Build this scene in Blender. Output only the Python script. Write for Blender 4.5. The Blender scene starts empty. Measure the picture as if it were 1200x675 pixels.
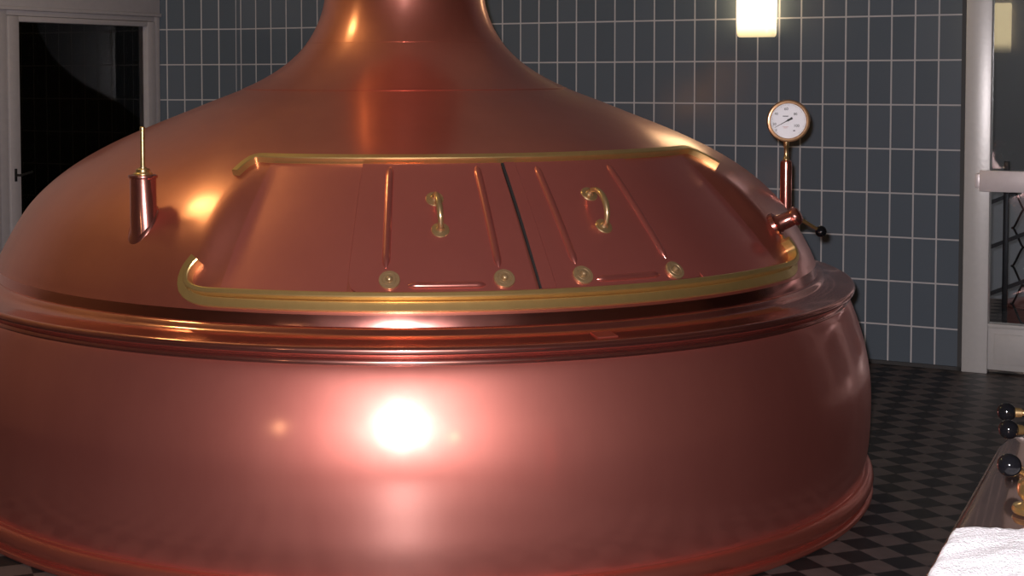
import bpy, bmesh, math, random
from mathutils import Vector, Matrix, noise

random.seed(7)
scene = bpy.context.scene
COL = scene.collection
R = math.radians
PI = math.pi

# ------------------------------------------------------------------ materials
def new_mat(name):
    m = bpy.data.materials.new(name)
    m.use_nodes = True
    nt = m.node_tree
    b = nt.nodes['Principled BSDF']
    return m, nt, b

def simple(name, col, rough=.5, metal=0.0, bump=0.0, bscale=60, vary=0.0, spec=None, coat=0.0):
    m, nt, b = new_mat(name)
    b.inputs['Base Color'].default_value = (*col, 1)
    b.inputs['Roughness'].default_value = rough
    b.inputs['Metallic'].default_value = metal
    if spec is not None:
        b.inputs['Specular IOR Level'].default_value = spec
    b.inputs['Coat Weight'].default_value = coat
    tc = nt.nodes.new('ShaderNodeTexCoord')
    if vary or bump:
        n = nt.nodes.new('ShaderNodeTexNoise')
        n.inputs['Scale'].default_value = bscale
        n.inputs['Detail'].default_value = 5
        nt.links.new(tc.outputs['Object'], n.inputs['Vector'])
        if vary:
            mix = nt.nodes.new('ShaderNodeMix'); mix.data_type = 'RGBA'
            mix.inputs[6].default_value = (*[c * (1 - vary) for c in col], 1)
            mix.inputs[7].default_value = (*[min(1, c * (1 + vary)) for c in col], 1)
            nt.links.new(n.outputs['Fac'], mix.inputs[0])
            nt.links.new(mix.outputs[2], b.inputs['Base Color'])
        if bump:
            bp = nt.nodes.new('ShaderNodeBump')
            bp.inputs['Strength'].default_value = bump
            bp.inputs['Distance'].default_value = .01
            nt.links.new(n.outputs['Fac'], bp.inputs['Height'])
            nt.links.new(bp.outputs['Normal'], b.inputs['Normal'])
    return m

def copper(name, col, r1, r2, mixf, vary=.18, scale=2.2, dull=0.0, dullcol=(.26, .05, .032), aniso=0.0, wide_an=1.0, lacquer=0.0, lrough=.25, pale=0.0):
    """polished sheet copper: a sharp lobe and a wide brushed lobe, with cloudy tarnish"""
    m, nt, b = new_mat(name)
    out = nt.nodes['Material Output']
    tc = nt.nodes.new('ShaderNodeTexCoord')
    n = nt.nodes.new('ShaderNodeTexNoise')
    n.inputs['Scale'].default_value = scale
    n.inputs['Detail'].default_value = 6
    n.inputs['Roughness'].default_value = .62
    mp = nt.nodes.new('ShaderNodeMapping'); mp.inputs['Scale'].default_value = (1, 1, .45)
    nt.links.new(tc.outputs['Object'], mp.inputs['Vector'])
    nt.links.new(mp.outputs[0], n.inputs['Vector'])
    mix = nt.nodes.new('ShaderNodeMix'); mix.data_type = 'RGBA'
    mix.inputs[6].default_value = (col[0] * (1 - vary), col[1] * (1 - vary * 1.5), col[2] * (1 - vary * 1.5), 1)
    mix.inputs[7].default_value = (min(1, col[0] * (1 + vary)), col[1] * (1 + vary), col[2] * (1 + vary), 1)
    nt.links.new(n.outputs['Fac'], mix.inputs[0])
    # fine speckle for roughness
    n2 = nt.nodes.new('ShaderNodeTexNoise')
    n2.inputs['Scale'].default_value = 9
    n2.inputs['Detail'].default_value = 3
    nt.links.new(tc.outputs['Object'], n2.inputs['Vector'])
    mr = nt.nodes.new('ShaderNodeMapRange')
    mr.inputs['From Min'].default_value = .15; mr.inputs['From Max'].default_value = .85
    mr.inputs['To Min'].default_value = r1 * .75; mr.inputs['To Max'].default_value = r1 * 1.3
    nt.links.new(n2.outputs['Fac'], mr.inputs['Value'])
    b.inputs['Metallic'].default_value = 1
    b.inputs['Coat Weight'].default_value = lacquer
    b.inputs['Coat Roughness'].default_value = lrough
    pl = nt.nodes.new('ShaderNodeMix'); pl.data_type = 'RGBA'
    pl.inputs[0].default_value = pale; pl.inputs[7].default_value = (.92, .70, .62, 1)
    nt.links.new(mix.outputs[2], pl.inputs[6])
    nt.links.new(pl.outputs[2], b.inputs['Base Color'])
    nt.links.new(mr.outputs['Result'], b.inputs['Roughness'])
    b2 = nt.nodes.new('ShaderNodeBsdfPrincipled')
    b2.inputs['Metallic'].default_value = 1
    b2.inputs['Roughness'].default_value = r2
    nt.links.new(mix.outputs[2], b2.inputs['Base Color'])
    if aniso:
        cr = nt.nodes.new('ShaderNodeVectorMath'); cr.operation = 'CROSS_PRODUCT'
        cr.inputs[1].default_value = (0, 0, 1)
        nt.links.new(tc.outputs['Object'], cr.inputs[0])
        for q in (b, b2):
            q.inputs['Anisotropic'].default_value = aniso if q is b else aniso * wide_an
            q.inputs['Anisotropic Rotation'].default_value = .25
            nt.links.new(cr.outputs[0], q.inputs['Tangent'])
    ms = nt.nodes.new('ShaderNodeMixShader')
    ms.inputs[0].default_value = mixf
    nt.links.new(b.outputs[0], ms.inputs[1]); nt.links.new(b2.outputs[0], ms.inputs[2])
    last = ms
    if dull:
        d = nt.nodes.new('ShaderNodeBsdfDiffuse')
        d.inputs['Color'].default_value = (*dullcol, 1)
        ms2 = nt.nodes.new('ShaderNodeMixShader')
        ms2.inputs[0].default_value = dull
        nt.links.new(ms.outputs[0], ms2.inputs[1]); nt.links.new(d.outputs[0], ms2.inputs[2])
        last = ms2
    nt.links.new(last.outputs[0], out.inputs['Surface'])
    return m

def glass(name, tint=(1, 1, 1), base=.0):
    m, nt, b = new_mat(name)
    out = nt.nodes['Material Output']
    tr = nt.nodes.new('ShaderNodeBsdfTransparent'); tr.inputs[0].default_value = (*tint, 1)
    gl = nt.nodes.new('ShaderNodeBsdfGlossy'); gl.inputs['Roughness'].default_value = .01
    gl.inputs['Color'].default_value = (1, 1, 1, 1)
    fr = nt.nodes.new('ShaderNodeFresnel'); fr.inputs['IOR'].default_value = 1.5
    ma = nt.nodes.new('ShaderNodeMath'); ma.operation = 'ADD'; ma.inputs[1].default_value = base
    nt.links.new(fr.outputs[0], ma.inputs[0])
    ms = nt.nodes.new('ShaderNodeMixShader')
    nt.links.new(ma.outputs[0], ms.inputs[0])
    nt.links.new(tr.outputs[0], ms.inputs[1]); nt.links.new(gl.outputs[0], ms.inputs[2])
    nt.links.new(ms.outputs[0], out.inputs['Surface'])
    return m

def emit(name, col, strength):
    m, nt, b = new_mat(name)
    b.inputs['Base Color'].default_value = (*col, 1)
    b.inputs['Roughness'].default_value = .3
    b.inputs['Emission Color'].default_value = (*col, 1)
    b.inputs['Emission Strength'].default_value = strength
    return m

TILE_W, TILE_H = .1137, .2242
def tile_mat(name, off_s, off_z, c1=(.088, .107, .130), c2=(.104, .124, .150), grout=(.43, .41, .42)):
    """glazed upright wall tiles; object space x runs along the wall, z is up"""
    m, nt, b = new_mat(name)
    tc = nt.nodes.new('ShaderNodeTexCoord')
    sep = nt.nodes.new('ShaderNodeSeparateXYZ'); nt.links.new(tc.outputs['Object'], sep.inputs[0])
    def add(sock, v):
        a = nt.nodes.new('ShaderNodeMath'); a.operation = 'ADD'; a.inputs[1].default_value = v
        nt.links.new(sock, a.inputs[0]); return a.outputs[0]
    cmb = nt.nodes.new('ShaderNodeCombineXYZ')
    nt.links.new(add(sep.outputs[0], off_s), cmb.inputs[0]); nt.links.new(add(sep.outputs[2], off_z), cmb.inputs[1])
    br = nt.nodes.new('ShaderNodeTexBrick')
    br.offset = 0.0; br.squash = 1.0
    br.inputs['Scale'].default_value = 1
    br.inputs['Brick Width'].default_value = TILE_W
    br.inputs['Row Height'].default_value = TILE_H
    br.inputs['Mortar Size'].default_value = .0042
    br.inputs['Mortar Smooth'].default_value = .15
    br.inputs['Bias'].default_value = 0
    br.inputs['Color1'].default_value = (*c1, 1)
    br.inputs['Color2'].default_value = (*c2, 1)
    br.inputs['Mortar'].default_value = (*grout, 1)
    nt.links.new(cmb.outputs[0], br.inputs['Vector'])
    nt.links.new(br.outputs['Color'], b.inputs['Base Color'])
    mr = nt.nodes.new('ShaderNodeMapRange')
    mr.inputs['To Min'].default_value = .16; mr.inputs['To Max'].default_value = .8
    nt.links.new(br.outputs['Fac'], mr.inputs['Value'])
    nt.links.new(mr.outputs[0], b.inputs['Roughness'])
    bp = nt.nodes.new('ShaderNodeBump'); bp.invert = True
    bp.inputs['Strength'].default_value = .5; bp.inputs['Distance'].default_value = .003
    nt.links.new(br.outputs['Fac'], bp.inputs['Height'])
    nt.links.new(bp.outputs['Normal'], b.inputs['Normal'])
    return m

def floor_mat():
    m, nt, b = new_mat('floor_tiles')
    tc = nt.nodes.new('ShaderNodeTexCoord')
    mp = nt.nodes.new('ShaderNodeMapping')
    mp.inputs['Rotation'].default_value = (0, 0, FLOOR_ROT)
    mp.inputs['Location'].default_value = (FLOOR_OFF[0], FLOOR_OFF[1], .02)
    nt.links.new(tc.outputs['Object'], mp.inputs['Vector'])
    ck = nt.nodes.new('ShaderNodeTexChecker')
    ck.inputs['Scale'].default_value = 1 / FLOOR_TILE
    ck.inputs['Color1'].default_value = (.012, .0110, .0120, 1)
    ck.inputs['Color2'].default_value = (.088, .069, .064, 1)
    nt.links.new(mp.outputs[0], ck.inputs['Vector'])
    n = nt.nodes.new('ShaderNodeTexNoise'); n.inputs['Scale'].default_value = 14; n.inputs['Detail'].default_value = 4
    nt.links.new(tc.outputs['Object'], n.inputs['Vector'])
    mr = nt.nodes.new('ShaderNodeMapRange'); mr.inputs['To Min'].default_value = .65; mr.inputs['To Max'].default_value = 1.3
    nt.links.new(n.outputs['Fac'], mr.inputs['Value'])
    mu = nt.nodes.new('ShaderNodeMix'); mu.data_type = 'RGBA'; mu.blend_type = 'MULTIPLY'; mu.inputs[0].default_value = 1
    nt.links.new(ck.outputs['Color'], mu.inputs[6]); nt.links.new(mr.outputs[0], mu.inputs[7])
    nt.links.new(mu.outputs[2], b.inputs['Base Color'])
    b.inputs['Roughness'].default_value = .5
    b.inputs['Specular IOR Level'].default_value = .3
    return m

FLOOR_TILE = .098
FLOOR_ROT = R(-48.7)
_px, _py = 3.086, -1.378           # the middle of one dark tile, in the floor's own frame
FLOOR_OFF = (.5 * FLOOR_TILE - (_px * math.cos(FLOOR_ROT) - _py * math.sin(FLOOR_ROT)),
             1.5 * FLOOR_TILE - (_px * math.sin(FLOOR_ROT) + _py * math.cos(FLOOR_ROT)))

M = {}
COP = (.78, .29, .235)
M['body'] = copper('copper_body', COP, .135, .47, .58, .32, 1.5, dull=.15, dullcol=(.34, .095, .080), aniso=.4, wide_an=.0, lacquer=.18, lrough=.26, pale=.45)
M['dome'] = copper('copper_dome', (.76, .28, .205), .20, .42, .5, .26, 2.0, dull=.17, dullcol=(.36, .095, .066), aniso=.75, wide_an=.3, lacquer=.8, lrough=.25, pale=.25)
M['skirt'] = copper('copper_polished_band', (.78, .32, .27), .15, .30, .06, .10, 3, dull=.01, dullcol=(.33, .085, .070))
M['door'] = copper('copper_door', (.75, .28, .215), .19, .36, .45, .20, 3.0, dull=.34, dullcol=(.37, .10, .085), aniso=.4, wide_an=.0, lacquer=.4, lrough=.3, pale=.2)
M['rib'] = copper('copper_rib', (.78, .32, .26), .14, .34, .3, .12, 6, dull=.25, dullcol=(.37, .10, .085))
M['bright'] = copper('copper_bright', (.82, .37, .31), .11, .30, .2, .10, 6, dull=.07, dullcol=(.36, .10, .085))
M['ring'] = copper('copper_ring', (.72, .25, .19), .20, .45, .5, .15, 4, dull=.18, dullcol=(.34, .085, .06))
M['grant'] = copper('copper_grant', (.62, .42, .36), .07, .3, .15, .08, 5, dull=.22, dullcol=(.13, .085, .075))
M['brass'] = copper('brass_dull', (.80, .57, .25), .17, .42, .5, .15, 25, dull=.22, dullcol=(.36, .25, .09))
M['brass_bright'] = copper('brass_bright', (.82, .60, .32), .14, .35, .35, .08, 20, dull=.12, dullcol=(.32, .21, .08))
M['bezel'] = copper('bezel_bronze', (.52, .32, .18), .2, .45, .5, .15, 20, dull=.3, dullcol=(.20, .11, .055))
M['handle'] = copper('handle_brass', (.74, .53, .30), .16, .42, .45, .1, 20, dull=.28, dullcol=(.30, .20, .09))
M['washer'] = copper('washer_bronze', (.55, .40, .24), .25, .5, .6, .12, 25, dull=.5, dullcol=(.26, .17, .085))
M['brass_dark'] = simple('brass_dark', (.28, .19, .06), .5, .8)
M['bakelite'] = simple('black_bakelite', (.004, .004, .005), .09, 0, spec=.35)
M['white_paint'] = simple('white_paint', (.38, .35, .36), .5, 0, .08, 30, .08)
M['alu'] = simple('door_frame_metal', (.52, .50, .49), .35, .2, .05, 40, .06)
M['alu_bar'] = simple('push_bar_metal', (.80, .72, .73), .35, .35, .04, 40, .06)
M['plaster'] = simple('wall_plaster', (.5, .46, .44), .8, 0, .1, 20, .06)
M['ceiling'] = simple('ceiling_plaster', (.55, .50, .46), .9, 0, .05, 20, .05)
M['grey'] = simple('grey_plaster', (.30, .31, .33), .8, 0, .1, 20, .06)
M['grey_dark'] = simple('dark_grey_plaster', (.12, .123, .13), .8, 0, .1, 20, .06)  # darker copy of the lobby grey, for its dimmer upper part
M['iron'] = simple('black_iron', (.012, .012, .013), .45, .3)
M['glass'] = glass('window_glass')
M['glass_door'] = glass('door_glass', (.8, .82, .84), .0)
M['lens'] = glass('dial_lens', (1, 1, 1), .0)
M['dial'] = simple('dial_enamel', (.72, .70, .72), .4, 0, 0, 10, .03)
M['ink'] = simple('black_ink', (.01, .01, .012), .5)
M['ink_grey'] = simple('grey_ink', (.05, .05, .06), .5)
M['ink_red'] = simple('red_ink', (.45, .16, .16), .5)
M['shade'] = emit('lamp_opal_glass', (1.0, .78, .42), 10.0)
nt = M['shade'].node_tree
tcs = nt.nodes.new('ShaderNodeTexCoord'); sps = nt.nodes.new('ShaderNodeSeparateXYZ'); mrs = nt.nodes.new('ShaderNodeMapRange')
mrs.interpolation_type = 'SMOOTHSTEP'
mrs.inputs['From Min'].default_value = .0; mrs.inputs['From Max'].default_value = .14
mrs.inputs['To Min'].default_value = .75; mrs.inputs['To Max'].default_value = 7.0
nt.links.new(tcs.outputs['Object'], sps.inputs[0]); nt.links.new(sps.outputs[2], mrs.inputs['Value'])
nt.links.new(mrs.outputs[0], nt.nodes['Principled BSDF'].inputs['Emission Strength'])
M['globe'] = emit('globe_opal_glass', (1.0, .77, .29), 30.0)
M['shade_low'] = simple('lamp_socket_cream', (.72, .62, .42), .4)
M['towel'] = simple('towel_terry', (.80, .78, .82), .95, 0, .5, 260, .06, spec=.1)
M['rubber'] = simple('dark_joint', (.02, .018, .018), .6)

# ------------------------------------------------------------------ object helpers
def link(name, me, mat=None, parent=None, loc=None):
    o = bpy.data.objects.new(name, me)
    COL.objects.link(o)
    if mat is not None and me is not None:
        me.materials.append(mat)
    if parent is not None:
        o.parent = parent
    if loc is not None:
        o.location = loc
    return o

def finish(name, bm, mat, parent=None, sharp=38, loc=None, smooth=True, rotz=None):
    bmesh.ops.recalc_face_normals(bm, faces=bm.faces[:])
    if smooth:
        for f in bm.faces: f.smooth = True
        for e in bm.edges:
            if len(e.link_faces) == 2 and e.calc_face_angle(0) > R(sharp): e.smooth = False
    me = bpy.data.meshes.new(name)
    bm.to_mesh(me); bm.free()
    o = link(name, me, mat, parent, loc)
    if rotz is not None: o.rotation_euler = (0, 0, rotz)
    return o

def thing(name, label, cat, loc=(0, 0, 0), rotz=0, group=None):
    o = bpy.data.objects.new(name, None); COL.objects.link(o)
    o.empty_display_size = .1
    o.location = loc; o.rotation_euler = (0, 0, rotz)
    o['label'] = label; o['category'] = cat
    if group: o['group'] = group
    return o

def tag(o, label, cat, group=None):
    o['label'] = label; o['category'] = cat
    if group: o['group'] = group
    return o

def struct(o, label=None, cat=None):
    o['kind'] = 'structure'
    if label: o['label'] = label
    if cat: o['category'] = cat
    return o

def box(bm, lo, hi, mtx=None, bevel=0.0):
    x0, y0, z0 = lo; x1, y1, z1 = hi
    vs = [bm.verts.new(p) for p in ((x0, y0, z0), (x1, y0, z0), (x1, y1, z0), (x0, y1, z0),
                                    (x0, y0, z1), (x1, y0, z1), (x1, y1, z1), (x0, y1, z1))]
    fs = [bm.faces.new([vs[i] for i in q]) for q in ((0, 3, 2, 1), (4, 5, 6, 7), (0, 1, 5, 4), (1, 2, 6, 5), (2, 3, 7, 6), (3, 0, 4, 7))]
    if bevel:
        es = list({e for f in fs for e in f.edges})
        r = bmesh.ops.bevel(bm, geom=es, offset=bevel, segments=2, profile=.5, affect='EDGES')
        vs = list({v for f in r['faces'] for v in f.verts} | {v for v in vs if v.is_valid})
    if mtx is not None:
        bmesh.ops.transform(bm, matrix=mtx, verts=vs)
    return vs

def lathe(bm, prof, segs=48, mtx=None, cx=None, closed=False):
    """prof: list of (r, z).  cx(z) gives a sideways offset of the axis."""
    rings = []
    allv = []
    for r, z in prof:
        ox = cx(z) if cx else 0
        if r < 1e-6:
            ring = [bm.verts.new((ox, 0, z))]
        else:
            ring = [bm.verts.new((ox + r * math.cos(2 * PI * i / segs), r * math.sin(2 * PI * i / segs), z)) for i in range(segs)]
        rings.append(ring); allv += ring
    pairs = list(zip(rings, rings[1:]))
    if closed: pairs.append((rings[-1], rings[0]))
    for a, b in pairs:
        if len(a) == 1 and len(b) == 1: continue
        for i in range(segs):
            j = (i + 1) % segs
            if len(a) == 1: bm.faces.new((a[0], b[i], b[j]))
            elif len(b) == 1: bm.faces.new((a[i], a[j], b[0]))
            else: bm.faces.new((a[i], a[j], b[j], b[i]))
    if mtx is not None:
        bmesh.ops.transform(bm, matrix=mtx, verts=allv)
    return allv

def align(p, d):
    """matrix taking +Z to direction d at point p"""
    q = Vector(d).normalized().to_track_quat('Z', 'Y')
    return Matrix.Translation(Vector(p)) @ q.to_matrix().to_4x4()

def sweep(bm, pts, rad, segs=10, caps=True, frames=None):
    """round tube along a polyline; rad is a number or a list"""
    pts = [Vector(p) for p in pts]
    n = len(pts); rings = []
    up = None
    for i, p in enumerate(pts):
        t = (pts[min(i + 1, n - 1)] - pts[max(i - 1, 0)]).normalized()
        if up is None:
            up = Vector((0, 0, 1)) if abs(t.z) < .9 else Vector((1, 0, 0))
        a = (up - t * up.dot(t)).normalized(); b = t.cross(a)
        up = a
        r = rad[i] if isinstance(rad, (list, tuple)) else rad
        rings.append([bm.verts.new(p + a * r * math.cos(2 * PI * k / segs) + b * r * math.sin(2 * PI * k / segs)) for k in range(segs)])
    for A, B in zip(rings, rings[1:]):
        for k in range(segs):
            j = (k + 1) % segs
            bm.faces.new((A[k], A[j], B[j], B[k]))
    if caps:
        bm.faces.new(rings[0][::-1]); bm.faces.new(rings[-1])

def sphere(bm, c, r, u=24, v=16):
    prof = [(r * math.sin(PI * i / v) if 0 < i < v else 0, -r * math.cos(PI * i / v)) for i in range(v + 1)]
    lathe(bm, prof, u, Matrix.Translation(Vector(c)))

# ------------------------------------------------------------------ kettle geometry
AX, AY = .0271, 5.7581          # kettle axis on the floor

def interp(tab, x):
    if x <= tab[0][0]: return tab[0][1]
    for (a, b), (c, d) in zip(tab, tab[1:]):
        if x <= c: return b + (d - b) * (x - a) / (c - a)
    return tab[-1][1]

def cx(z): return 0.0

raw = [(1.5480, .742), (1.5467, .7595), (1.5440, .7802), (1.5395, .806), (1.5230, .8378), (1.4948, .8896), (1.4758, .9242), (1.4303, .999), (1.3952, 1.0393), (1.3342, 1.0969),
       (1.257, 1.1545), (1.1585, 1.2121), (1.0376, 1.2697), (.896, 1.3273), (.8217, 1.356), (.7537, 1.3848), (.6749, 1.4136),
       (.6035, 1.4424), (.5424, 1.4712), (.4946, 1.5), (.452, 1.5288), (.418, 1.5576), (.391, 1.5864), (.3668, 1.6152),
       (.334, 1.6727), (.3121, 1.7303), (.3005, 1.7879), (.2960, 1.85), (.291, 1.95), (.288, 2.1)]

def resample(pts, n):
    d = [0]
    for (a, b), (c, e) in zip(pts, pts[1:]): d.append(d[-1] + math.hypot(c - a, e - b))
    out = []
    for i in range(n):
        s = d[-1] * i / (n - 1)
        k = 0
        while k < len(d) - 2 and d[k + 1] < s: k += 1
        t = (s - d[k]) / (d[k + 1] - d[k])
        p0 = pts[max(k - 1, 0)]; p1 = pts[k]; p2 = pts[k + 1]; p3 = pts[min(k + 2, len(pts) - 1)]
        out.append(tuple(.5 * ((2 * p1[j]) + (-p0[j] + p2[j]) * t + (2 * p0[j] - 5 * p1[j] + 4 * p2[j] - p3[j]) * t * t
                               + (-p0[j] + 3 * p1[j] - 3 * p2[j] + p3[j]) * t ** 3) for j in (0, 1)))
    return out

def smooth_curve(pts, n):
    for _ in range(n):
        q = [pts[0]]
        for a, b, c in zip(pts, pts[1:], pts[2:]):
            q.append(tuple(b[j] * .5 + (a[j] + c[j]) * .25 for j in (0, 1)))
        q.append(pts[-1]); pts = q
    return pts

DOME = smooth_curve(resample(raw, 220), 45)
DZ = [(z, r) for r, z in DOME]

def rz(z): return interp(DZ, z)
HZ0, HZ1 = .838, 1.219          # the hatch band between the two runner rails is pressed flatter than the dome
HR0, HR1 = rz(HZ0), rz(HZ1)
def sstep(a, b, x):
    t = min(1, max(0, (x - a) / (b - a))); return t * t * (3 - 2 * t)
def rp(phi, z):
    r = rz(z)
    if HZ0 < z < HZ1 and -30 < phi < 64:
        w = sstep(-25.5, -20.0, phi) * (1 - sstep(53.0, 59.0, phi))
        r += (HR0 + (HR1 - HR0) * (z - HZ0) / (HZ1 - HZ0) - r) * .85 * w
    return r
def surf(phi, z, off=0.0):
    """point and outward normal on the dome; phi in degrees, 0 towards the camera side, positive to the right"""
    def pt(p, zz):
        r = rp(p, zz); a = R(p)
        return Vector((r * math.sin(a), -r * math.cos(a), zz))
    h = .008
    du = pt(phi + .25, z) - pt(phi - .25, z); dv = pt(phi, z + h) - pt(phi, z - h)
    n = du.cross(dv).normalized()
    return pt(phi, z) + n * off, n

kettle = thing('brew_kettle', 'large domed copper brew kettle with flared neck and two sliding hatch doors', 'kettle', (AX, AY, 0))

# lower vessel
body_raw = [(1.620, .706), (1.637, .699), (1.651, .684), (1.6680, .6485), (1.6906, .5827), (1.7113, .5085), (1.7265, .4186), (1.7309, .3276), (1.729, .25), (1.724, .1733), (1.7085, .080)]
bm = bmesh.new()
lathe(bm, smooth_curve(resample(body_raw, 70), 6), 224, cx=cx)
finish('vessel_body', bm, M['body'], kettle)

# base moulding
bm = bmesh.new()
prof = [(1.695, .098), (1.706, .094), (1.711, .088)]
for i in range(13):
    a = R(100 - i * 200 / 12)
    prof.append((1.7170 + .0250 * math.cos(a), .058 + .029 * math.sin(a)))
prof += [(1.7215, .027), (1.7235, .0245), (1.733, .023), (1.7395, .018), (1.741, .010), (1.737, .003), (1.728, .0), (1.65, .0), (1.65, .08)]
lathe(bm, prof, 224)
finish('base_moulding', bm, M['ring'], kettle)

# flange between vessel and dome
bm = bmesh.new()
prof = [(1.48, .772), (1.549, .771), (1.560, .766), (1.565, .757), (1.575, .749), (1.610, .742), (1.650, .7375)]
for i in range(11):
    a = R(95 - i * 190 / 10)
    prof.append((1.6615 + .0112 * math.cos(a), .7245 + .0130 * math.sin(a)))
prof += [(1.654, .712), (1.646, .709), (1.643, .703), (1.648, .698), (1.653, .690), (1.650, .682), (1.56, .67), (1.48, .74)]
lathe(bm, prof, 224)
finish('flange', bm, M['bright'], kettle, sharp=60)

# plain sheets either side of the doors, inside the rails
for pa, pb in ((-21.6, -6.8), (37.5, 54.5)):
    bm = bmesh.new()
    rows = []
    for j in range(33):
        z = .8605 + (1.2075 - .8605) * j / 32
        rows.append([bm.verts.new(surf(pa + (pb - pa) * min(max(i, 0), 24) / 24, z, .0032 if 0 <= i <= 24 else -.004)[0]) for i in range(-1, 26)])
    for A, B in zip(rows, rows[1:]):
        for i in range(len(A) - 1): bm.faces.new((A[i], A[i + 1], B[i + 1], B[i]))
    finish('hatch_side_sheet', bm, M['door'], kettle, sharp=50)

# small plate riveted on the flange
bm = bmesh.new()
def fl_pt(p, r, o):
    a = R(p); z = .7375 + (.749 - .7375) * (1.650 - r) / (1.650 - 1.575) + o
    return bm.verts.new((r * math.sin(a), -r * math.cos(a), z))
rows = [[fl_pt(19.3 + 2.3 * i / 6, r, o) for i in range(7)] for r, o in ((1.636, -.001), (1.636, .0022), (1.590, .0018), (1.590, -.001))]
for A, B in zip(rows, rows[1:]):
    for i in range(6): bm.faces.new((A[i], A[i + 1], B[i + 1], B[i]))
for k in (0, 6): bm.faces.new([r[k] for r in rows])
finish('small_plate', bm, M['ring'], kettle, sharp=30)

# dome and neck sheets
def seam_split(z): return min(range(len(DOME)), key=lambda i: abs(DOME[i][1] - z))
i1 = seam_split(1.434); i2 = seam_split(1.611)
bm = bmesh.new()
i0 = seam_split(.806)
lathe(bm, DOME[:i0 + 1], 224)
finish('polished_band', bm, M['skirt'], kettle)
bm = bmesh.new()
prof = [(DOME[i0][0] - .002, DOME[i0][1] - .001), (DOME[i0][0] + .0012, DOME[i0][1] - .0005)] + DOME[i0:i1 + 1][1:]
for v in lathe(bm, prof, 480):
    r = math.hypot(v.co.x, v.co.y)
    if HZ0 < v.co.z < HZ1 and v.co.y < 0:
        k = rp(math.degrees(math.atan2(v.co.x, -v.co.y)), v.co.z) / rz(v.co.z)
        v.co.x *= k; v.co.y *= k
finish('dome', bm, M['dome'], kettle)
bm = bmesh.new()
seg = DOME[i1:i2 + 1]
seg = [(seg[0][0] + .0005, seg[0][1] - .001), (seg[0][0] + .0022, seg[0][1] + .0006)] + [(r + .002, z + .0008) for r, z in seg[1:]]
lathe(bm, seg, 160, cx=cx)
finish('neck_collar', bm, M['dome'], kettle)
bm = bmesh.new()
seg = DOME[i2:] + [(.287, 2.4), (.286, 3.25), (.286, 3.98)]
seg = [(seg[0][0] + .001, seg[0][1] - .002), (seg[0][0] + .0035, seg[0][1])] + [(r + .0035, z) for r, z in seg[1:]]
lathe(bm, seg, 128, cx=cx)
finish('vapour_stack', bm, M['dome'], kettle)

# brass runner rails that carry the doors
def path_sweep(bm, path, section, closed_section=True, caps=True):
    """path: list of (phi, z) on the dome; section: polygon of (b, n), b = in-surface left of travel, n = outwards"""
    P = [surf(p, z) for p, z in path]
    rings = []
    for i, (p, n) in enumerate(P):
        t = (P[min(i + 1, len(P) - 1)][0] - P[max(i - 1, 0)][0]).normalized()
        t = (t - n * t.dot(n)).normalized()
        b = n.cross(t)
        rings.append([bm.verts.new(p + b * s[0] + n * s[1]) for s in section])
    m = len(section)
    for A, B in zip(rings, rings[1:]):
        for k in range(m):
            j = (k + 1) % m
            bm.faces.new((A[k], A[j], B[j], B[k]))
    if caps:
        bm.faces.new(rings[0][::-1]); bm.faces.new(rings[-1])

def arc_path(pts, step=1.0):
    """round the corners of a phi/z polyline (Catmull-Rom)"""
    out = []
    for k in range(len(pts) - 1):
        p0 = pts[max(k - 1, 0)]; p1 = pts[k]; p2 = pts[k + 1]; p3 = pts[min(k + 2, len(pts) - 1)]
        n = max(2, int((abs(p2[0] - p1[0]) + abs(p2[1] - p1[1]) * 40) / step))
        for i in range(n):
            t = i / n
            out.append(tuple(.5 * ((2 * p1[j]) + (-p0[j] + p2[j]) * t + (2 * p0[j] - 5 * p1[j] + 4 * p2[j] - p3[j]) * t * t
                                   + (-p0[j] + 3 * p1[j] - 3 * p2[j] + p3[j]) * t ** 3) for j in (0, 1)))
    out.append(pts[-1])
    return out

low = [(-25.4, .941), (-26.0, .917), (-26.2, .889), (-25.8, .862), (-24.7, .845), (-23.2, .8375), (-21.5, .836)]
low += [(p, .836) for p in range(-18, 55, 3)]
low += [(56.0, .8375), (57.8, .8435), (59.1, .857), (59.9, .880), (59.9, .905), (59.3, .930)]
lowp = arc_path(low, .8)
bm = bmesh.new()
path_sweep(bm, lowp, [(-.026, -.004), (-.0265, .005), (-.024, .0075), (.001, .0085), (.0018, .002), (.0042, .002), (.005, .014), (.007, .030), (.010, .0325), (.020, .0325), (.0235, .030), (.0245, .020), (.0245, -.004)])
low_rail = finish('lower_runner_rail', bm, M['brass'], kettle, sharp=30)
for p in range(-20, 56, 3):
    c, n = surf(p + .4, .8235, .0070)
    bm = bmesh.new()
    lathe(bm, [(.0042, -.001), (.0034, .0016), (0, .0024)], 10, align(c, n))
    finish('rivet', bm, M['brass_dark'], low_rail)
up = [(-25.9, 1.176), (-25.6, 1.196), (-25.0, 1.213), (-24.0, 1.2195), (-22.5, 1.220)]
up += [(p, 1.220) for p in range(-20, 54, 3)]
up += [(55.8, 1.220), (57.6, 1.218), (58.6, 1.210), (59.6, 1.188), (60.1, 1.164)]
bm = bmesh.new()
path_sweep(bm, arc_path(up, .8), [(-.011, -.004), (-.0115, .020), (-.009, .0225), (.009, .0225), (.0115, .020), (.013, .006), (.013, -.004)])
finish('upper_runner_rail', bm, M['brass'], kettle, sharp=30)

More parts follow.
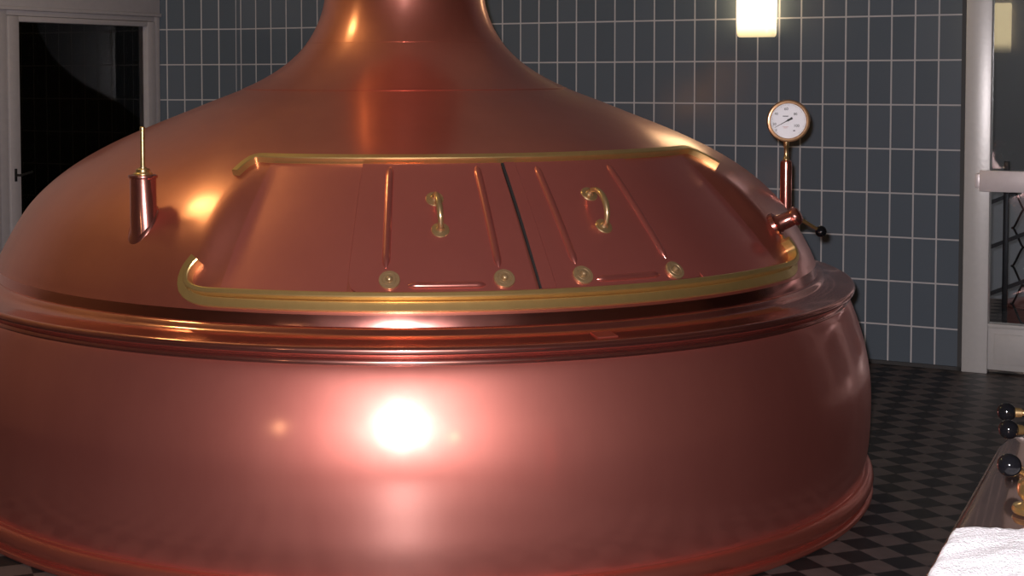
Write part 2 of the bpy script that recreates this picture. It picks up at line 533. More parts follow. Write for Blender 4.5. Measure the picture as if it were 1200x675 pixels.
# sliding hatch doors
def hatch(ph0, ph1, round_left, ribs, hrib, rollers, grip):
    z0, z1 = .8605, 1.2075
    nu, nv = 30, 44
    off = .011
    rc = .05
    def limits(z):
        a, b = ph0, ph1
        k = 0.0
        if z < z0 + rc: k = 1 - math.sqrt(max(0, 1 - ((z0 + rc - z) / rc) ** 2))
        d = math.degrees(rc / rz(z)) * k * .55
        # the edges follow meridians
        if round_left: a += d
        else: b -= d
        return a, b
    bm = bmesh.new()
    rows = []
    for j in range(nv + 1):
        z = z0 + (z1 - z0) * j / nv
        a, b = limits(z)
        row = []
        for i in range(-1, nu + 2):
            u = min(max(i, 0), nu) / nu
            e = 0.0 if (i == -1 or i == nu + 1) else off
            q = a + (b - a) * u
            row.append(bm.verts.new(surf(q, z, e - (.003 if e == 0 else 0))[0]))
        rows.append(row)
    for e, z in ((0, z0), (nv, z1)):
        a, b = limits(z)
        row = [bm.verts.new(surf(a + (b - a) * min(max(i, 0), nu) / nu, z, -.003)[0]) for i in range(-1, nu + 2)]
        if e == 0: rows.insert(0, row)
        else: rows.append(row)
    for A, B in zip(rows, rows[1:]):
        for i in range(len(A) - 1):
            try: bm.faces.new((A[i], A[i + 1], B[i + 1], B[i]))
            except ValueError: pass
    bmesh.ops.remove_doubles(bm, verts=bm.verts[:], dist=.0004)
    d = finish('hatch_door', bm, M['door'], kettle, sharp=50)
    half = [(.0125 * math.cos(R(a)), off - .002 + .0115 * math.sin(R(a))) for a in range(0, 181, 20)]
    for p, za, zb in ribs:
        bm = bmesh.new()
        n = 26
        P = []
        rings = []
        for i in range(n + 1):
            t = i / n; z = za + (zb - za) * t
            c, nn = surf(p, z)
            tt = (surf(p, z + .004)[0] - surf(p, z - .004)[0]).normalized()
            bb = nn.cross(tt)
            k = 1.0
            e = min(t, 1 - t) * n
            if e < 1.5: k = (.25, .8)[int(e)] if e == int(e) and e < 2 else .9
            rings.append([bm.verts.new(c + bb * s[0] * k + nn * (off - .002 + (s[1] - off + .002) * k)) for s in half])
        for A, B in zip(rings, rings[1:]):
            for q in range(len(half) - 1): bm.faces.new((A[q], A[q + 1], B[q + 1], B[q]))
        bm.faces.new(rings[0]); bm.faces.new(rings[-1][::-1])
        finish('rib', bm, M['rib'], d)
    pa, pb, z = hrib
    bm = bmesh.new()
    n = 24; rings = []
    for i in range(n + 1):
        t = i / n; p = pa + (pb - pa) * t
        c, nn = surf(p, z)
        tt = (surf(p + .1, z)[0] - surf(p - .1, z)[0]).normalized()
        bb = nn.cross(tt)
        e = min(i, n - i); k = (.3, .8, 1)[min(e, 2)]
        rings.append([bm.verts.new(c + bb * s[0] * k * .9 + nn * (off - .002 + (s[1] - off + .002) * k)) for s in half])
    for A, B in zip(rings, rings[1:]):
        for q in range(len(half) - 1): bm.faces.new((A[q], A[q + 1], B[q + 1], B[q]))
    bm.faces.new(rings[0]); bm.faces.new(rings[-1][::-1])
    finish('rib', bm, M['rib'], d)
    for p, z in rollers:
        c, nn = surf(p, z, off - .002)
        bm = bmesh.new()
        m = align(c, nn)
        lathe(bm, [(0, 0), (.0305, 0), (.0312, .002), (.0312, .008), (.0300, .010), (.0215, .0104), (.0205, .0088), (.0195, .0088), (.0185, .0104), (.0125, .0104),
                   (.0115, .0085), (.0095, .0085), (.0092, .014), (.0075, .0185), (.004, .021), (0, .0218)], 40, m)
        finish('roller', bm, M['washer'], d, sharp=30)
    (pA, zA), (pB, zB), side = grip
    bm = bmesh.new()
    A, nA = surf(pA, zA, off - .002); B, nB = surf(pB, zB, off - .002)
    for c, nn in ((A, nA), (B, nB)):
        lathe(bm, [(0, 0), (.0275, 0), (.028, .002), (.026, .0055), (.013, .008), (.0105, .012), (.009, .020)], 28, align(c, nn))
    nm = (nA + nB).normalized()
    pts = []
    for i in range(21):
        t = i / 20
        h = .050 * math.sqrt(max(0, 1 - (2 * t - 1) ** 2))
        pts.append(A.lerp(B, t) + nA.lerp(nB, t).normalized() * (h + .008))
    pts[0] = A + nA * .008; pts[-1] = B + nB * .008
    pts.insert(1, A + nA * .022); pts.insert(-1, B + nB * .022)
    sweep(bm, pts, [.0078 + .0022 * math.sin(PI * i / (len(pts) - 1)) for i in range(len(pts))], 14)
    finish('door_handle', bm, M['handle'], d, sharp=30)
    return d

hatch(-6.7, 14.4, True, [(-2.5, .922, 1.199), (10.6, .920, 1.199)], (.0, 8.7, .8765), [(-2.05, .8890), (10.9, .8890)],
      ((3.75, 1.107), (4.15, 1.022), 1))
hatch(15.05, 37.4, False, [(20.1, .921, 1.195), (33.05, .918, 1.192)], (22.0, 30.75, .8785), [(20.4, .8895), (33.15, .8835)],
      ((26.55, 1.109), (26.25, 1.018), 1))
# cover strip of the second door
bm = bmesh.new()
rows = []
for j in range(41):
    z = .8615 + (1.207 - .8615) * j / 40
    rows.append([bm.verts.new(surf(p, z, o)[0]) for p, o in ((15.0, .006), (15.0, .0135), (15.5, .0142), (16.7, .0140), (16.82, .0105))])
for A, B in zip(rows, rows[1:]):
    for i in range(4): bm.faces.new((A[i], A[i + 1], B[i + 1], B[i]))
doors = [o for o in kettle.children if o.name.startswith('hatch_door')]
finish('cover_strip', bm, M['door'], doors[-1], sharp=40)
bm = bmesh.new()  # shade in the gap between the doors, put in as a dark strip
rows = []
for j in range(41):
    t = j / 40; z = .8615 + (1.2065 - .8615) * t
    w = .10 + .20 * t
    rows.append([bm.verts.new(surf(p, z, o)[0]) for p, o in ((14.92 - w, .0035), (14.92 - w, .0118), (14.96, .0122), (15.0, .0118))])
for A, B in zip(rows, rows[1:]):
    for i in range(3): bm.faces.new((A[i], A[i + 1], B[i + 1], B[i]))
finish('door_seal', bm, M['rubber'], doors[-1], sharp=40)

# thermometer pocket on the left shoulder
TP = surf(-35.9, 1.032)[0]
sl = bmesh.new()
seg = 40; rr = .0412
bot, mid, top = [], [], []
TX, TY = TP.x, TP.y
def dome_z(x, y):
    lo, hi = .77, 1.60
    for _ in range(40):
        z = (lo + hi) / 2
        if math.hypot(x - cx(z), y) < rz(z): lo = z
        else: hi = z
    return lo
ztop = 1.180
rings = []
for r_, mode in ((rr + .007, -.004), (rr + .006, .006), (rr + .001, .011), (rr, .013), (rr, None), (rr + .0045, None), (rr + .0055, None), (rr + .0045, None), (rr - .004, None), (0.03, None)):
    ring = []
    for i in range(seg):
        a = 2 * PI * i / seg
        x = TX + r_ * math.cos(a); y = TY + r_ * math.sin(a)
        ring.append((x, y, mode))
    rings.append(ring)
tops = [ztop - .010, ztop - .008, ztop - .003, ztop + .001, ztop + .003, ztop + .003]
vr = []
for k, ring in enumerate(rings):
    vr.append([sl.verts.new((x, y, (dome_z(x, y) + mo) if mo is not None else tops[k - 4])) for x, y, mo in ring])
for A, B in zip(vr, vr[1:]):
    for i in range(seg):
        j = (i + 1) % seg
        sl.faces.new((A[i], A[j], B[j], B[i]))
sl.faces.new(vr[-1])
pocket = finish('thermometer_pocket', sl, M['bright'], kettle, sharp=50)
bm = bmesh.new()
lathe(bm, [(0, ztop), (.030, ztop + .001), (.030, ztop + .006), (.026, ztop + .010), (.022, ztop + .011), (.022, ztop + .019), (.017, ztop + .022), (.012, ztop + .022), (.0115, ztop + .026), (0, ztop + .026)], 6 * 6, Matrix.Translation((TX, TY, 0)))
finish('gland_nut', bm, M['brass_bright'], pocket, sharp=30)
bm = bmesh.new()
lathe(bm, [(0, ztop + .02), (.0074, ztop + .02), (.0074, ztop + .141), (.0086, ztop + .142), (.0086, ztop + .149), (.006, ztop + .152), (0, ztop + .152)], 20, Matrix.Translation((TX, TY, 0)))
finish('probe_rod', bm, M['brass_bright'], pocket, sharp=30)

# sampling valve with black ball lever on the right flank
VP, VN = surf(60.6, .974)
bm = bmesh.new()
ax_v = (VN + Vector((.12, .1, -.10))).normalized()
lathe(bm, [(.046, -.015), (.044, .004), (.034, .010), (.0285, .018), (.0275, .060), (.031, .062), (.0325, .070), (.031, .080), (.024, .088), (.012, .092), (0, .093)], 32, align(VP, ax_v))
valve = finish('sampling_valve', bm, M['bright'], kettle, sharp=40)
tip = VP + ax_v * .072
lever_dir = Vector((.086, .02, -.050))
bm = bmesh.new()
sweep(bm, [tip + lever_dir * .12, tip + lever_dir * .5, tip + lever_dir], [.0075, .0065, .0055], 12)
finish('lever', bm, M['brass_bright'], valve)
bm = bmesh.new()
sphere(bm, tip + lever_dir * 1.08, .0195)
finish('ball_knob', bm, M['bakelite'], valve)

# ------------------------------------------------------------------ dial gauge behind the right shoulder
GX, GY = 1.4625, 5.60
gauge = thing('dial_thermometer', 'round white dial thermometer on a copper stem behind the kettle\'s right shoulder', 'gauge', (GX, GY, .975))
def gz(z): return z - .965
bm = bmesh.new()
lathe(bm, [(.0215, -.03), (.0215, gz(1.136)), (.020, gz(1.148)), (.0135, gz(1.153)), (0, gz(1.154))], 32)
finish('stem_tube', bm, M['bright'], gauge, sharp=40)
bm = bmesh.new()
lathe(bm, [(.0125, gz(1.150)), (.0125, gz(1.158)), (.010, gz(1.162)), (.0080, gz(1.172)), (.0080, gz(1.200)), (.0105, gz(1.203)), (.0105, gz(1.222)), (0, gz(1.223))], 24)
finish('brass_neck', bm, M['brass_bright'], gauge, sharp=40)
DR = .080
GC = Vector((.006, 0, gz(1.300)))
fd = Vector((.08 - GX * .055, -1.0, -.02)).normalized()          # the dial faces the room, a little to the right
gm = Matrix.Translation(GC) @ Matrix.Rotation(R(10.0) - math.atan2(GX, GY), 4, 'Z') @ Matrix.Rotation(R(90), 4, 'X')
# local frame of the face: x right, y up, z towards the viewer
bm = bmesh.new()
lathe(bm, [(0, -.022), (.066, -.022), (.072, -.018), (.074, -.006), (DR - .002, -.004), (DR, .001), (DR, .010), (DR - .002, .0135), (DR - .006, .015), (DR - .012, .0145), (.0665, .010), (.0655, .004)], 64, gm)
finish('bezel', bm, M['bezel'], gauge, sharp=35)
bm = bmesh.new()
lathe(bm, [(0, .0042), (.0672, .0042), (.0672, .003), (0, .003)], 64, gm)
dial = finish('dial_face', bm, M['dial'], gauge, sharp=35)

def text_mesh(body, size, x, y, m, bmt, depth=.0006):
    cu = bpy.data.curves.new('glyphs', 'FONT')
    cu.body = body; cu.size = size; cu.align_x = 'CENTER'; cu.align_y = 'CENTER'; cu.extrude = depth
    ob = bpy.data.objects.new('glyphs', cu); COL.objects.link(ob)
    bpy.context.view_layer.update()
    me = bpy.data.meshes.new_from_object(ob.evaluated_get(bpy.context.evaluated_depsgraph_get()))
    me.transform(m @ Matrix.Translation((x, y, .0046)))
    bmt.from_mesh(me)
    bpy.data.objects.remove(ob); bpy.data.curves.remove(cu); bpy.data.meshes.remove(me)

s = .166 / 485.0      # photo zoom to metres on the face
bm = bmesh.new()
for txt, px, py, sz in (('0', 215, 416, .011), ('20', 195, 350, .0135), ('40', 215, 237, .0135), ('60', 321, 184, .015), ('80', 421, 240, .0135), ('100', 434, 369, .0145)):
    text_mesh(txt, sz, (px - 345) * s, (315 - py) * s, gm, bm)
for k in range(51):                       # graduation ticks
    a = R(228 - 276 * k / 50)
    r0, r1 = (.0595, .0640) if k % 5 else (.0570, .0640)
    ca, sa = math.cos(a), math.sin(a)
    w = .00035
    vs = [bm.verts.new(gm @ Vector((ca * r - sa * q, sa * r + ca * q, .00445))) for r, q in ((r0, -w), (r1, -w), (r1, w), (r0, w))]
    bm.faces.new(vs)
finish('dial_numerals', bm, M['ink'], dial, smooth=False)
for x0, y0, x1, y1, mk in ((285, 268, 345, 258, 'ink_grey'), (398, 428, 420, 416, 'ink_grey'), (283, 382, 347, 378, 'ink_red'), (295, 394, 335, 390, 'ink_red')):
    bm = bmesh.new()
    box(bm, ((x0 - 345) * s, (315 - y0) * s, .0043), ((x1 - 345) * s, (315 - y1) * s, .0047), gm)
    finish('dial_small_print', bm, M[mk], dial, smooth=False)
# needle
bm = bmesh.new()
na = math.atan2(-(397 - 290), -(180 - 372) * -1)      # towards lower left
na = math.atan2(-(397 - 290), (180 - 372))
piv = Vector(((345 - 345) * s, (315 - 306) * s, 0))
d_ = Vector((math.cos(na), math.sin(na), 0)); e_ = Vector((-d_.y, d_.x, 0))
outline = [(-.017, -.0046), (-.0165, .0046), (-.004, .0034), (.0, .003), (.012, .0016), (.058, .0005), (.058, -.0005), (.012, -.0016), (0, -.003), (-.004, -.0034)]
lo = [bm.verts.new(gm @ (piv + d_ * a + e_ * b + Vector((0, 0, .0062)))) for a, b in outline]
hi = [bm.verts.new(gm @ (piv + d_ * a + e_ * b + Vector((0, 0, .0072)))) for a, b in outline]
bm.faces.new(lo[::-1]); bm.faces.new(hi)
for i in range(len(lo)):
    j = (i + 1) % len(lo); bm.faces.new((lo[i], lo[j], hi[j], hi[i]))
lathe(bm, [(.0045, .0045), (.0045, .0078), (0, .0082)], 16, gm @ Matrix.Translation(piv))
finish('needle', bm, M['ink'], gauge, smooth=False)
bm = bmesh.new()
lathe(bm, [(0, .0105), (.0664, .0105), (.0664, .0095), (0, .0095)], 64, gm)
finish('dial_glass', bm, M['lens'], gauge, sharp=35)

# ------------------------------------------------------------------ the room
AL = R(28.709)
UX = Vector((math.cos(AL), -math.sin(AL), 0))       # along the back wall, to the right
EX = Vector((math.sin(AL), math.cos(AL), 0))        # away from the camera, square to it
W0 = Vector((0, 8.9116, 0))                          # back wall, s = 0
S_KINK, S_DOOR0, S_DOOR1, S_RIGHT = -1.167, 3.207, 4.19, 10.6
H = 4.0
S_DOOR3 = S_DOOR0 + 3 * (S_DOOR1 - S_DOOR0)
REAR = 11.6                                         # depth of the room, back wall to rear wall
def wp(s, z=0, d=0): return W0 + UX * s - EX * d + Vector((0, 0, z))    # d = distance into the room

def wall_obj(name, mat, boxes, origin, rotz):
    bm = bmesh.new()
    for lo, hi in boxes: box(bm, lo, hi)
    return struct(finish(name, bm, mat, None, smooth=False, loc=origin, rotz=rotz))

ROW0 = 1.7728; COL0 = .6879
DOOR_TOP = 2.36
T = .22
wm = tile_mat('wall_tiles', -COL0, -(ROW0 - 8 * TILE_H))
wall_obj('wall_back', wm, [((S_KINK, 0, 0), (S_DOOR0, T, H)), ((S_DOOR0, 0, DOOR_TOP), (S_DOOR3, T, H)), ((S_DOOR3, 0, 0), (S_RIGHT, T, H))], W0, -AL)
# tiled return in the left corner, turned a little
K = wp(S_KINK)
A2 = R(8.0)
C2 = Vector((-1.5226, 9.5421, 0))                     # inner corner with the left wall
len2 = (C2 - K).length
wm2 = tile_mat('wall_tiles_corner', 0.0, -(ROW0 - 8 * TILE_H))
wall_obj('wall_corner', wm2, [((-len2, 0, 0), (0.02, T, H))], K, -A2)
# left wall (window side): local x runs from the corner towards the camera side
LDIR = -EX
rotl = math.atan2(LDIR.y, LDIR.x)
LW0, LW1 = .0, 1.465                                  # window opening along the wall
WB, WT = .33, 1.852
Lside = (H, REAR + 1.5)
wall_obj('wall_left', M['plaster'], [((-.05, -T, 0), (LW0 + .012, 0, H)), ((LW0 + .012, -T, 0), (LW1, 0, WB)), ((LW0 + .012, -T, WT), (LW1, 0, H)), ((LW1, -T, 0), (REAR + 1.5, 0, H))], C2, rotl)
s_left = (C2 - W0).dot(UX)
wall_obj('wall_right', M['plaster'], [((0, 0, 0), (T, REAR, H))], wp(S_RIGHT, 0, REAR), -AL)
wall_obj('wall_rear', M['plaster'], [((s_left - .6, -T, 0), (S_RIGHT + T, 0, H))], wp(0, 0, REAR), -AL)
# floor and ceiling
bm = bmesh.new()
box(bm, (s_left - .8, -REAR - .3, -.1), (S_RIGHT + .3, 3.2, 0))
fl = finish('floor', bm, floor_mat(), None, smooth=False, loc=W0, rotz=-AL); struct(fl)
bm = bmesh.new()
box(bm, (s_left - .8, -REAR - .3, H), (S_RIGHT + .3, 3.2, H + .1))
struct(finish('ceiling', bm, M['ceiling'], None, smooth=False, loc=W0, rotz=-AL))
# dark skirting under the tiles
bm = bmesh.new()
box(bm, (S_KINK, -.012, 0), (S_DOOR0, .02, .018)); box(bm, (S_DOOR3, -.012, 0), (S_RIGHT, .02, .018))
struct(finish('baseboard_back', bm, M['rubber'], None, smooth=False, loc=W0, rotz=-AL))

# right: a row of glazed doors in the tiled wall
L = S_DOOR1 - S_DOOR0
FD = .055
def glazed_door(k, label):
    door = thing('door_%d' % k, label, 'door', wp(S_DOOR0 + (k - 1) * L), -AL)
    struct(door)
    bm = bmesh.new()
    for lo, hi in (((0, -.03, 0), (.120, FD, DOOR_TOP)), ((L - .120, -.03, 0), (L, FD, DOOR_TOP)), ((.120, -.03, DOOR_TOP - .12), (L - .120, FD, DOOR_TOP))):
        box(bm, lo, hi, bevel=.004)
    finish('door_frame', bm, M['alu'], door, sharp=30)
    bm = bmesh.new()
    box(bm, (.120, -.018, .02), (L - .120, .04, .245), bevel=.004)
    box(bm, (.120, -.024, .228), (L - .120, .044, .249), bevel=.003)
    box(bm, (.150, -.024, .05), (L - .150, -.016, .20), bevel=.003)
    finish('kick_panel', bm, M['alu'], door, sharp=30)
    bm = bmesh.new()
    box(bm, (.118, .008, .243), (L - .118, .016, DOOR_TOP - .115))
    finish('glass_pane', bm, M['glass_door'], door, smooth=False)
    bm = bmesh.new()
    box(bm, (.078, -.085, .905), (L - .078, -.055, 1.009), bevel=.004)
    for x in (.058, L - .088):
        box(bm, (x, -.082, .922), (x + .03, -.02, .992), bevel=.003)
    finish('push_bar', bm, M['alu_bar'], door, sharp=30)
    if k > 1: return
    bm = bmesh.new()
    box(bm, (-.022, -.012, 0), (-.001, .02, DOOR_TOP))
    finish('dark_joint', bm, M['rubber'], door, smooth=False)
glazed_door(1, 'pale metal framed glazed door with a push bar in the tiled wall')
glazed_door(2, 'middle glazed door right of the push bar door at the frame edge')
glazed_door(3, 'farthest right glazed door beyond the picture edge')

# lobby behind the glazed door
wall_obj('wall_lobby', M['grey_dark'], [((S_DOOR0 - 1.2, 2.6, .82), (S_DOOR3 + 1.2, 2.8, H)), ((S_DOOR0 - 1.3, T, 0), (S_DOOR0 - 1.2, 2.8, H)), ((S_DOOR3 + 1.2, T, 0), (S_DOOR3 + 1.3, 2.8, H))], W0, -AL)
wall_obj('wall_lobby_dado', M['grey'], [((S_DOOR0 - 1.2, 2.58, 0), (S_DOOR3 + 1.2, 2.8, .82))], W0, -AL)  # lower wall coloured paler in place of light falling low in the lobby

t = thing('ceiling_lamp', 'plain lobby ceiling lamp behind the glazed doors', 'lamp', wp(S_DOOR0 + 1.2, H - .12, -1.4), -AL)  # unseen light, added only to brighten the lobby
bm = bmesh.new()
lathe(bm, [(0, 0), (.12, .005), (.16, .03), (.17, .07), (.165, .085)], 40)
finish('lamp_bowl', bm, emit('lobby_opal_glass', (1.0, .93, .85), 260.0), t, sharp=50)
bm = bmesh.new()
lathe(bm, [(.165, .08), (.18, .085), (.18, .118), (0, .119)], 40)
finish('lamp_base', bm, M['white_paint'], t, sharp=35)
rail = thing('iron_railing', 'black wrought iron railing with wavy bars behind the glazed door', 'railing', wp(3.227, 0, -.55), -AL)
bm = bmesh.new()
box(bm, (.098, -.013, 0), (.124, .013, 1.02), bevel=.002)
finish('post', bm, M['iron'], rail, sharp=30)
for z in (.797, .561, .312):
    bm = bmesh.new()
    box(bm, (-.16, -.010, z - .011), (.95, .010, z + .011))
    for v in bm.verts: v.co.z += (v.co.x - .028) * .47
    finish('sloping_bar', bm, M['iron'], rail, smooth=False)
for xo in (.172, .44, .70):
    bm = bmesh.new()
    pts = []
    for i in range(141):
        t = i / 140
        z = .12 + .72 * t
        pts.append((xo + .030 * math.sin(t * 2 * PI * 3.6), .0, z + (xo - .17) * .47 + .020 * math.sin(t * 4 * PI * 3.6)))
    sweep(bm, pts, .0055, 8)
    finish('wavy_bar', bm, M['iron'], rail)

vat = thing('copper_vat', 'small copper vat rim glimpsed low through the glazed door', 'vat', wp(3.575, 0, -.98), -AL)
bm = bmesh.new()
prof = [(.25, 0), (.262, .012), (.277, .10), (.28, .17), (.274, .205)]
lathe(bm, prof, 64)
finish('vat_body', bm, M['body'], vat, sharp=40)
bm = bmesh.new()
prof = [(.268, .202), (.285, .205), (.292, .212), (.292, .220), (.285, .226), (.262, .228), (.17, .255), (.09, .285), (.057, .32), (.05, .36), (0, .365)]
lathe(bm, prof, 64)
finish('vat_lid', bm, M['bright'], vat, sharp=40)

# left: white window with dark panes
win = thing('window_1', 'white painted window with a dark night pane left of the kettle', 'window', C2, rotl)
struct(win)
bm = bmesh.new()
F0, F1 = .012, LW1
# outer frame (local x: from corner towards camera, y>0 is inside the wall?, room side is y>0)
for lo, hi in (((F0, -.10, WB), (.062, .012, WT)), ((1.385, -.10, WB), (F1, .012, WT)), ((.062, -.10, WT - .03), (1.385, .012, WT)), ((.062, -.10, WB), (1.385, .012, WB + .06))):
    box(bm, lo, hi, bevel=.004)
finish('window_frame', bm, M['white_paint'], win, sharp=30)
bm = bmesh.new()
for lo, hi in (((.065, -.06, WB + .06), (.145, .022, WT - .032)), ((1.298, -.06, WB + .06), (1.380, .022, WT - .032)), ((.145, -.06, 1.788), (1.298, .022, WT - .032)), ((.145, -.06, WB + .06), (1.298, .022, WB + .15))):
    box(bm, lo, hi, bevel=.005)
finish('casement', bm, M['white_paint'], win, sharp=30)
bm = bmesh.new()
box(bm, (.141, -.024, WB + .14), (1.302, -.018, 1.793))
finish('glass_pane', bm, M['glass'], win, smooth=False)
bm = bmesh.new()
box(bm, (1.336, .020, .890), (1.353, .028, .962), bevel=.002)
sweep(bm, [(1.344, .024, .926), (1.344, .055, .926), (1.329, .062, .928), (1.255, .066, .941)], [.007, .007, .0065, .0055], 10)
finish('window_catch', bm, M['iron'], win, sharp=40)
bm = bmesh.new()
box(bm, (F0, -.01, WT), (F1 + .06, .030, WT + .022), bevel=.004)
box(bm, (F0, -.01, WT + .022), (F1 + .06, .016, WT + .34), bevel=.003)
finish('lintel_board', bm, M['white_paint'], win, sharp=30)
bm = bmesh.new()
box(bm, (F1 + .001, -.01, WB), (F1 + .09, .028, WT), bevel=.004)
finish('architrave', bm, M['white_paint'], win, sharp=30)

# ------------------------------------------------------------------ wall lamps
def lamp(loc, rotz, label, power, col=(1, .74, .40)):
    """upright opal glass box lamp; local -y faces the room"""
    t = thing('wall_lamp', label, 'lamp', loc, rotz, 'opal wall lamps around the brew house')
    bm = bmesh.new()
    w, d, h = .098, .085, .60
    n = 24
    outer = []
    def ring(z, k=1.0):
        r_ = []
        for i in range(n + 1):
            a = PI + PI * i / n
            e = 5.0
            c_, s_ = math.cos(a), math.sin(a)
            r_.append(bm.verts.new((w * k * math.copysign(abs(c_) ** (2 / e), c_), -.012 + (d) * k * -abs(s_) ** (2 / e), z)))
        return r_
    rr_ = [ring(.0, .90), ring(.006, .97), ring(.02, 1), ring(h - .02, 1), ring(h - .006, .97), ring(h, .9)]
    for A, B in zip(rr_, rr_[1:]):
        for i in range(n): bm.faces.new((A[i], A[i + 1], B[i + 1], B[i]))
        bm.faces.new((A[n], A[0], B[0], B[n]))
    bm.faces.new(rr_[0][::-1]); bm.faces.new(rr_[-1])
    finish('lamp_shade', bm, M['shade'], t, sharp=40)
    bm = bmesh.new()
    box(bm, (-.085, -.014, .05), (.085, -.001, h - .05), bevel=.003)
    finish('back_plate', bm, M['white_paint'], t, sharp=30)
    return t

Z_L = 1.675
lamp(wp(2.170, Z_L, .002), -AL, 'glowing cream opal lamp high on the dark tiled wall', 30)
lamp(wp(2.02, Z_L + .03, REAR - .002), -AL + PI, 'opal wall lamp on the rear wall facing the kettle', 30)
lamp(wp(8.45, Z_L + .1, REAR - .002), -AL + PI, 'second opal wall lamp on the rear wall, towards the right corner', 30)

PEND = (-1.95, 5.35, 3.30)
t = thing('pendant_lamp', 'round opal pendant lamp hanging from the ceiling left above the kettle', 'lamp', PEND)
bm = bmesh.new()
pr = [(.05, .155)] + [(.165 * math.sin(R(a)), .165 * math.cos(R(a))) for a in range(20, 180, 10)] + [(0, -.165)]
lathe(bm, pr, 48)
finish('globe_shade', bm, M['globe'], t)
bm = bmesh.new()
lathe(bm, [(.058, .150), (.060, .19), (.03, .22), (.009, .225), (.009, H - PEND[2] - .05), (.05, H - PEND[2] - .045), (.055, H - PEND[2] - .001), (0, H - PEND[2] - .001)], 32)
finish('suspension', bm, M['brass_bright'], t, sharp=35)

# ------------------------------------------------------------------ lauter grant with lever taps, right foreground
GT = .80
corner = Vector((1.195, 2.890, 0))
grant = thing('lauter_grant', 'low copper trough with polished brown top in the right foreground', 'trough', corner, -AL)
# local frame: x to the right along the back wall direction, -y towards the camera
GL, GW = 1.42, .62
def rrect(x0, y0, x1, y1, r, n=8):
    pts = []
    for (cx_, cy_, a0) in ((x1 - r, y1 - r, 0), (x0 + r, y1 - r, 90), (x0 + r, y0 + r, 180), (x1 - r, y0 + r, 270)):
        for i in range(n + 1):
            a = R(a0 + 90 * i / n); pts.append((cx_ + r * math.cos(a), cy_ + r * math.sin(a)))
    return pts
def loft(bm, loops, cap0=True, cap1=True):
    rings = [[bm.verts.new(p) for p in lp] for lp in loops]
    m = len(rings[0])
    for A, B in zip(rings, rings[1:]):
        for i in range(m):
            j = (i + 1) % m; bm.faces.new((A[i], A[j], B[j], B[i]))
    if cap0: bm.faces.new(rings[0][::-1])
    if cap1: bm.faces.new(rings[-1])
bm = bmesh.new()
loops = []
for ins, z in ((.03, 0), (.03, .02), (.02, .03), (.02, GT - .03)):
    loops.append([(x, y, z) for x, y in rrect(ins, -GL + ins, GW - ins, -ins, .10)])
loft(bm, loops)
finish('trough_body', bm, M['ring'], grant, sharp=40)
bm = bmesh.new()
loops = []
for ins, z in ((.0, GT - .035), (.0, GT - .018), (.003, GT - .010), (.010, GT - .004), (.022, GT - .001), (.06, GT + .003), (.14, GT + .007), (.22, GT + .009)):
    loops.append([(x, y, z) for x, y in rrect(ins, -GL + ins, GW - ins, -ins, max(.10 - ins * .3, .04))])
loft(bm, loops)
finish('trough_lid', bm, M['grant'], grant, sharp=50)
bm = bmesh.new()
loops = []
for ins, z in ((-.001, GT - .034), (-.005, GT - .032), (-.006, GT - .026), (-.005, GT - .020), (-.001, GT - .018)):
    loops.append([(x, y, z) for x, y in rrect(ins, -GL + ins, GW - ins, -ins, .10)])
loft(bm, loops, False, False)
finish('edge_strip', bm, M['grant'], grant, sharp=50)

def tap(base, ball, label, pivot_h=.055):
    t = thing('lever_tap', label, 'tap', base, 0, 'lever taps on the copper trough')
    bl = Vector(ball) - Vector(base)
    bm = bmesh.new()
    lathe(bm, [(0, 0), (.036, 0), (.037, .004), (.035, .009), (.024, .012), (.019, .016)], 32)
    finish('tap_flange', bm, M['brass_bright'], t, sharp=35)
    bm = bmesh.new()
    prof = [(.018, .012), (.020, .018), (.0275, .026), (.030, .036), (.0275, .046), (.020, .052), (.016, .056), (.016, .066), (.019, .069), (.019, .074), (.012, .078), (0, .079)]
    lathe(bm, prof, 32)
    # spout to the side away from the camera
    sweep(bm, [(0, 0, .036), (.03, .01, .038), (.055, .02, .036), (.072, .026, .024), (.075, .027, .012)], [.013, .0125, .012, .0115, .012], 14)
    finish('tap_body', bm, M['brass_bright'], t, sharp=35)
    p0 = Vector((0, 0, pivot_h))
    d = (bl - p0)
    bm = bmesh.new()
    sweep(bm, [p0, p0 + d * .5, p0 + d * .93], [.0075, .0060, .0052], 12)
    lathe(bm, [(.0052, -.018), (.0085, -.0165), (.0095, -.004), (.006, 0)], 16, align(p0 + d * .93, d))
    finish('lever', bm, M['brass_bright'], t, sharp=35)
    bm = bmesh.new()
    sphere(bm, bl, .0170, 32, 20)
    finish('ball_knob', bm, M['bakelite'], t)
    return t

tap((.998, 2.300, GT + .0075), (.893, 2.153, .922), 'nearest brass tap, black ball lever just beyond the towel')
tap((1.190, 2.600, GT + .0075), (1.069, 2.583, .870), 'middle brass tap, black ball knob directly below the farthest knob')
tap((1.262, 2.715, GT + .0075), (1.134, 2.750, .862), 'farthest brass tap, highest black ball knob at the right edge')

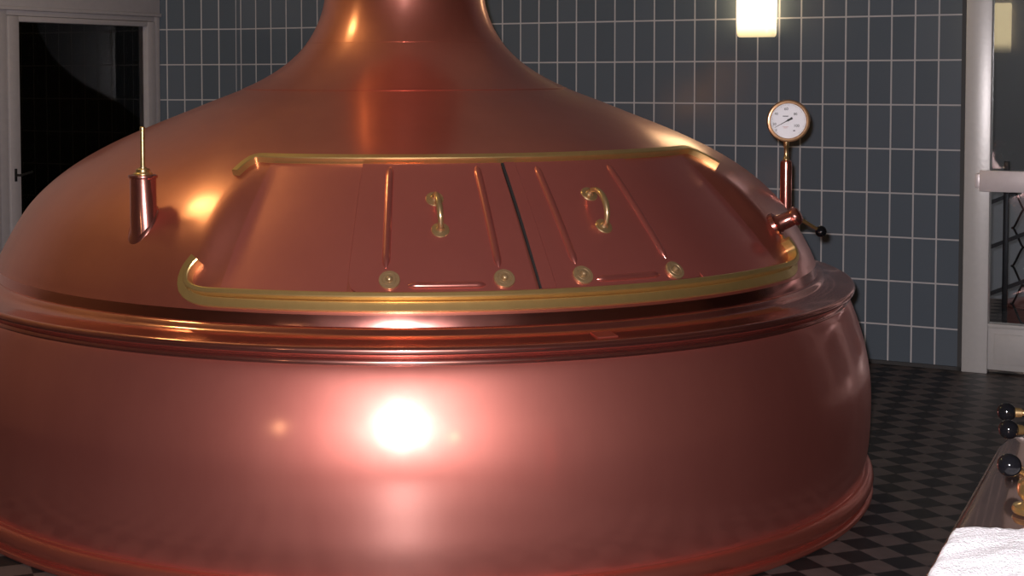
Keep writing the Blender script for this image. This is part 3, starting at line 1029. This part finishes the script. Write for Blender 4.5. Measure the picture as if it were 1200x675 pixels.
# towel
TA = Vector((.803, 2.143, 0)); tr = Vector((.99, .10, 0)).normalized(); tn = Vector((-.485, -.875, 0)).normalized()
bm = bmesh.new()
NU, NV = 64, 56
LU, LV = .50, .46
zt = GT + .011
def tow(u, v, top):
    # u,v in 0..1; rounded plan corners
    x = u * LU; y = v * LV
    rc = .030
    dx = max(rc - x, 0, x - (LU - rc)); dy = max(rc - y, 0, y - (LV - rc))
    if dx > 0 and dy > 0:
        l = math.hypot(dx, dy); mxd = max(dx, dy)
        k = mxd / l
        x += (dx - dx * k) * (1 if x < rc else -1); y += (dy - dy * k) * (1 if y < rc else -1)
    p = TA + tr * x + tn * y
    edge = min(x, LU - x, y, LV - y)
    if top:
        h = .024 * min(1, max(0, edge) / .014) ** .45 if edge < .014 else .024
        h += .0045 * noise.noise(Vector((x * 14, y * 14, 0))) + .0022 * noise.noise(Vector((x * 60, y * 60, 3)))
        h = max(h, .003)
    else: h = 0
    wob = .004 * noise.noise(Vector((x * 25, y * 25, 9)))
    return Vector((p.x + wob, p.y + wob * .5, zt + h))
grid = [[[bm.verts.new(tow(i / NU, j / NV, t)) for i in range(NU + 1)] for j in range(NV + 1)] for t in (1, 0)]
for t in (0, 1):
    g = grid[t]
    for j in range(NV):
        for i in range(NU):
            q = (g[j][i], g[j][i + 1], g[j + 1][i + 1], g[j + 1][i])
            bm.faces.new(q if t else q[::-1])
def side(a, b):
    for k in range(len(a) - 1):
        bm.faces.new((a[k], a[k + 1], b[k + 1], b[k]))
side(grid[0][0], grid[1][0]); side(grid[0][-1], grid[1][-1])
side([r[0] for r in grid[0]], [r[0] for r in grid[1]]); side([r[-1] for r in grid[0]], [r[-1] for r in grid[1]])
tw = finish('towel', bm, M['towel'], None, sharp=80)
tag(tw, 'white terry towel folded on the copper trough in the bottom right corner', 'towel')

# ------------------------------------------------------------------ light
w = bpy.data.worlds.new('night'); scene.world = w
w.use_nodes = True
w.node_tree.nodes['Background'].inputs[0].default_value = (.004, .005, .008, 1)
w.node_tree.nodes['Background'].inputs[1].default_value = 1.0

def light(name, kind, loc, energy, col, **kw):
    l = bpy.data.lights.new(name, kind); l.energy = energy; l.color = col
    for k, v in kw.items(): setattr(l, k, v)
    o = bpy.data.objects.new(name, l); COL.objects.link(o); o.location = loc
    return o
# the camera's own flash
fo = light('camera_flash', 'SPOT', (-.05, -.02, 1.57), 900, (1.0, .93, .95), shadow_soft_size=.025, spot_size=R(75), spot_blend=.6)
fo.rotation_euler = (R(90 - 8), 0, R(-4))

# ------------------------------------------------------------------ camera
cam = bpy.data.cameras.new('camera')
co = bpy.data.objects.new('camera', cam); COL.objects.link(co)
co.matrix_world = Matrix.Translation((0, 0, 1.5)) @ Matrix.Rotation(R(90 - 2.765), 4, 'X') @ Matrix.Rotation(R(-.1886), 4, 'Z')
cam.sensor_fit = 'HORIZONTAL'; cam.sensor_width = 36
cam.lens = 36 * 1744.9 / 1200
cam.shift_y = -(337.5 - 168.2) / 1200
cam.shift_x = (600 - 466.3) / 1200
cam.clip_start = .05
scene.camera = co
scene.view_settings.view_transform = 'Standard'
scene.view_settings.look = 'None'
scene.view_settings.gamma = 1
scene.view_settings.use_curve_mapping = False
scene.view_settings.exposure = 0
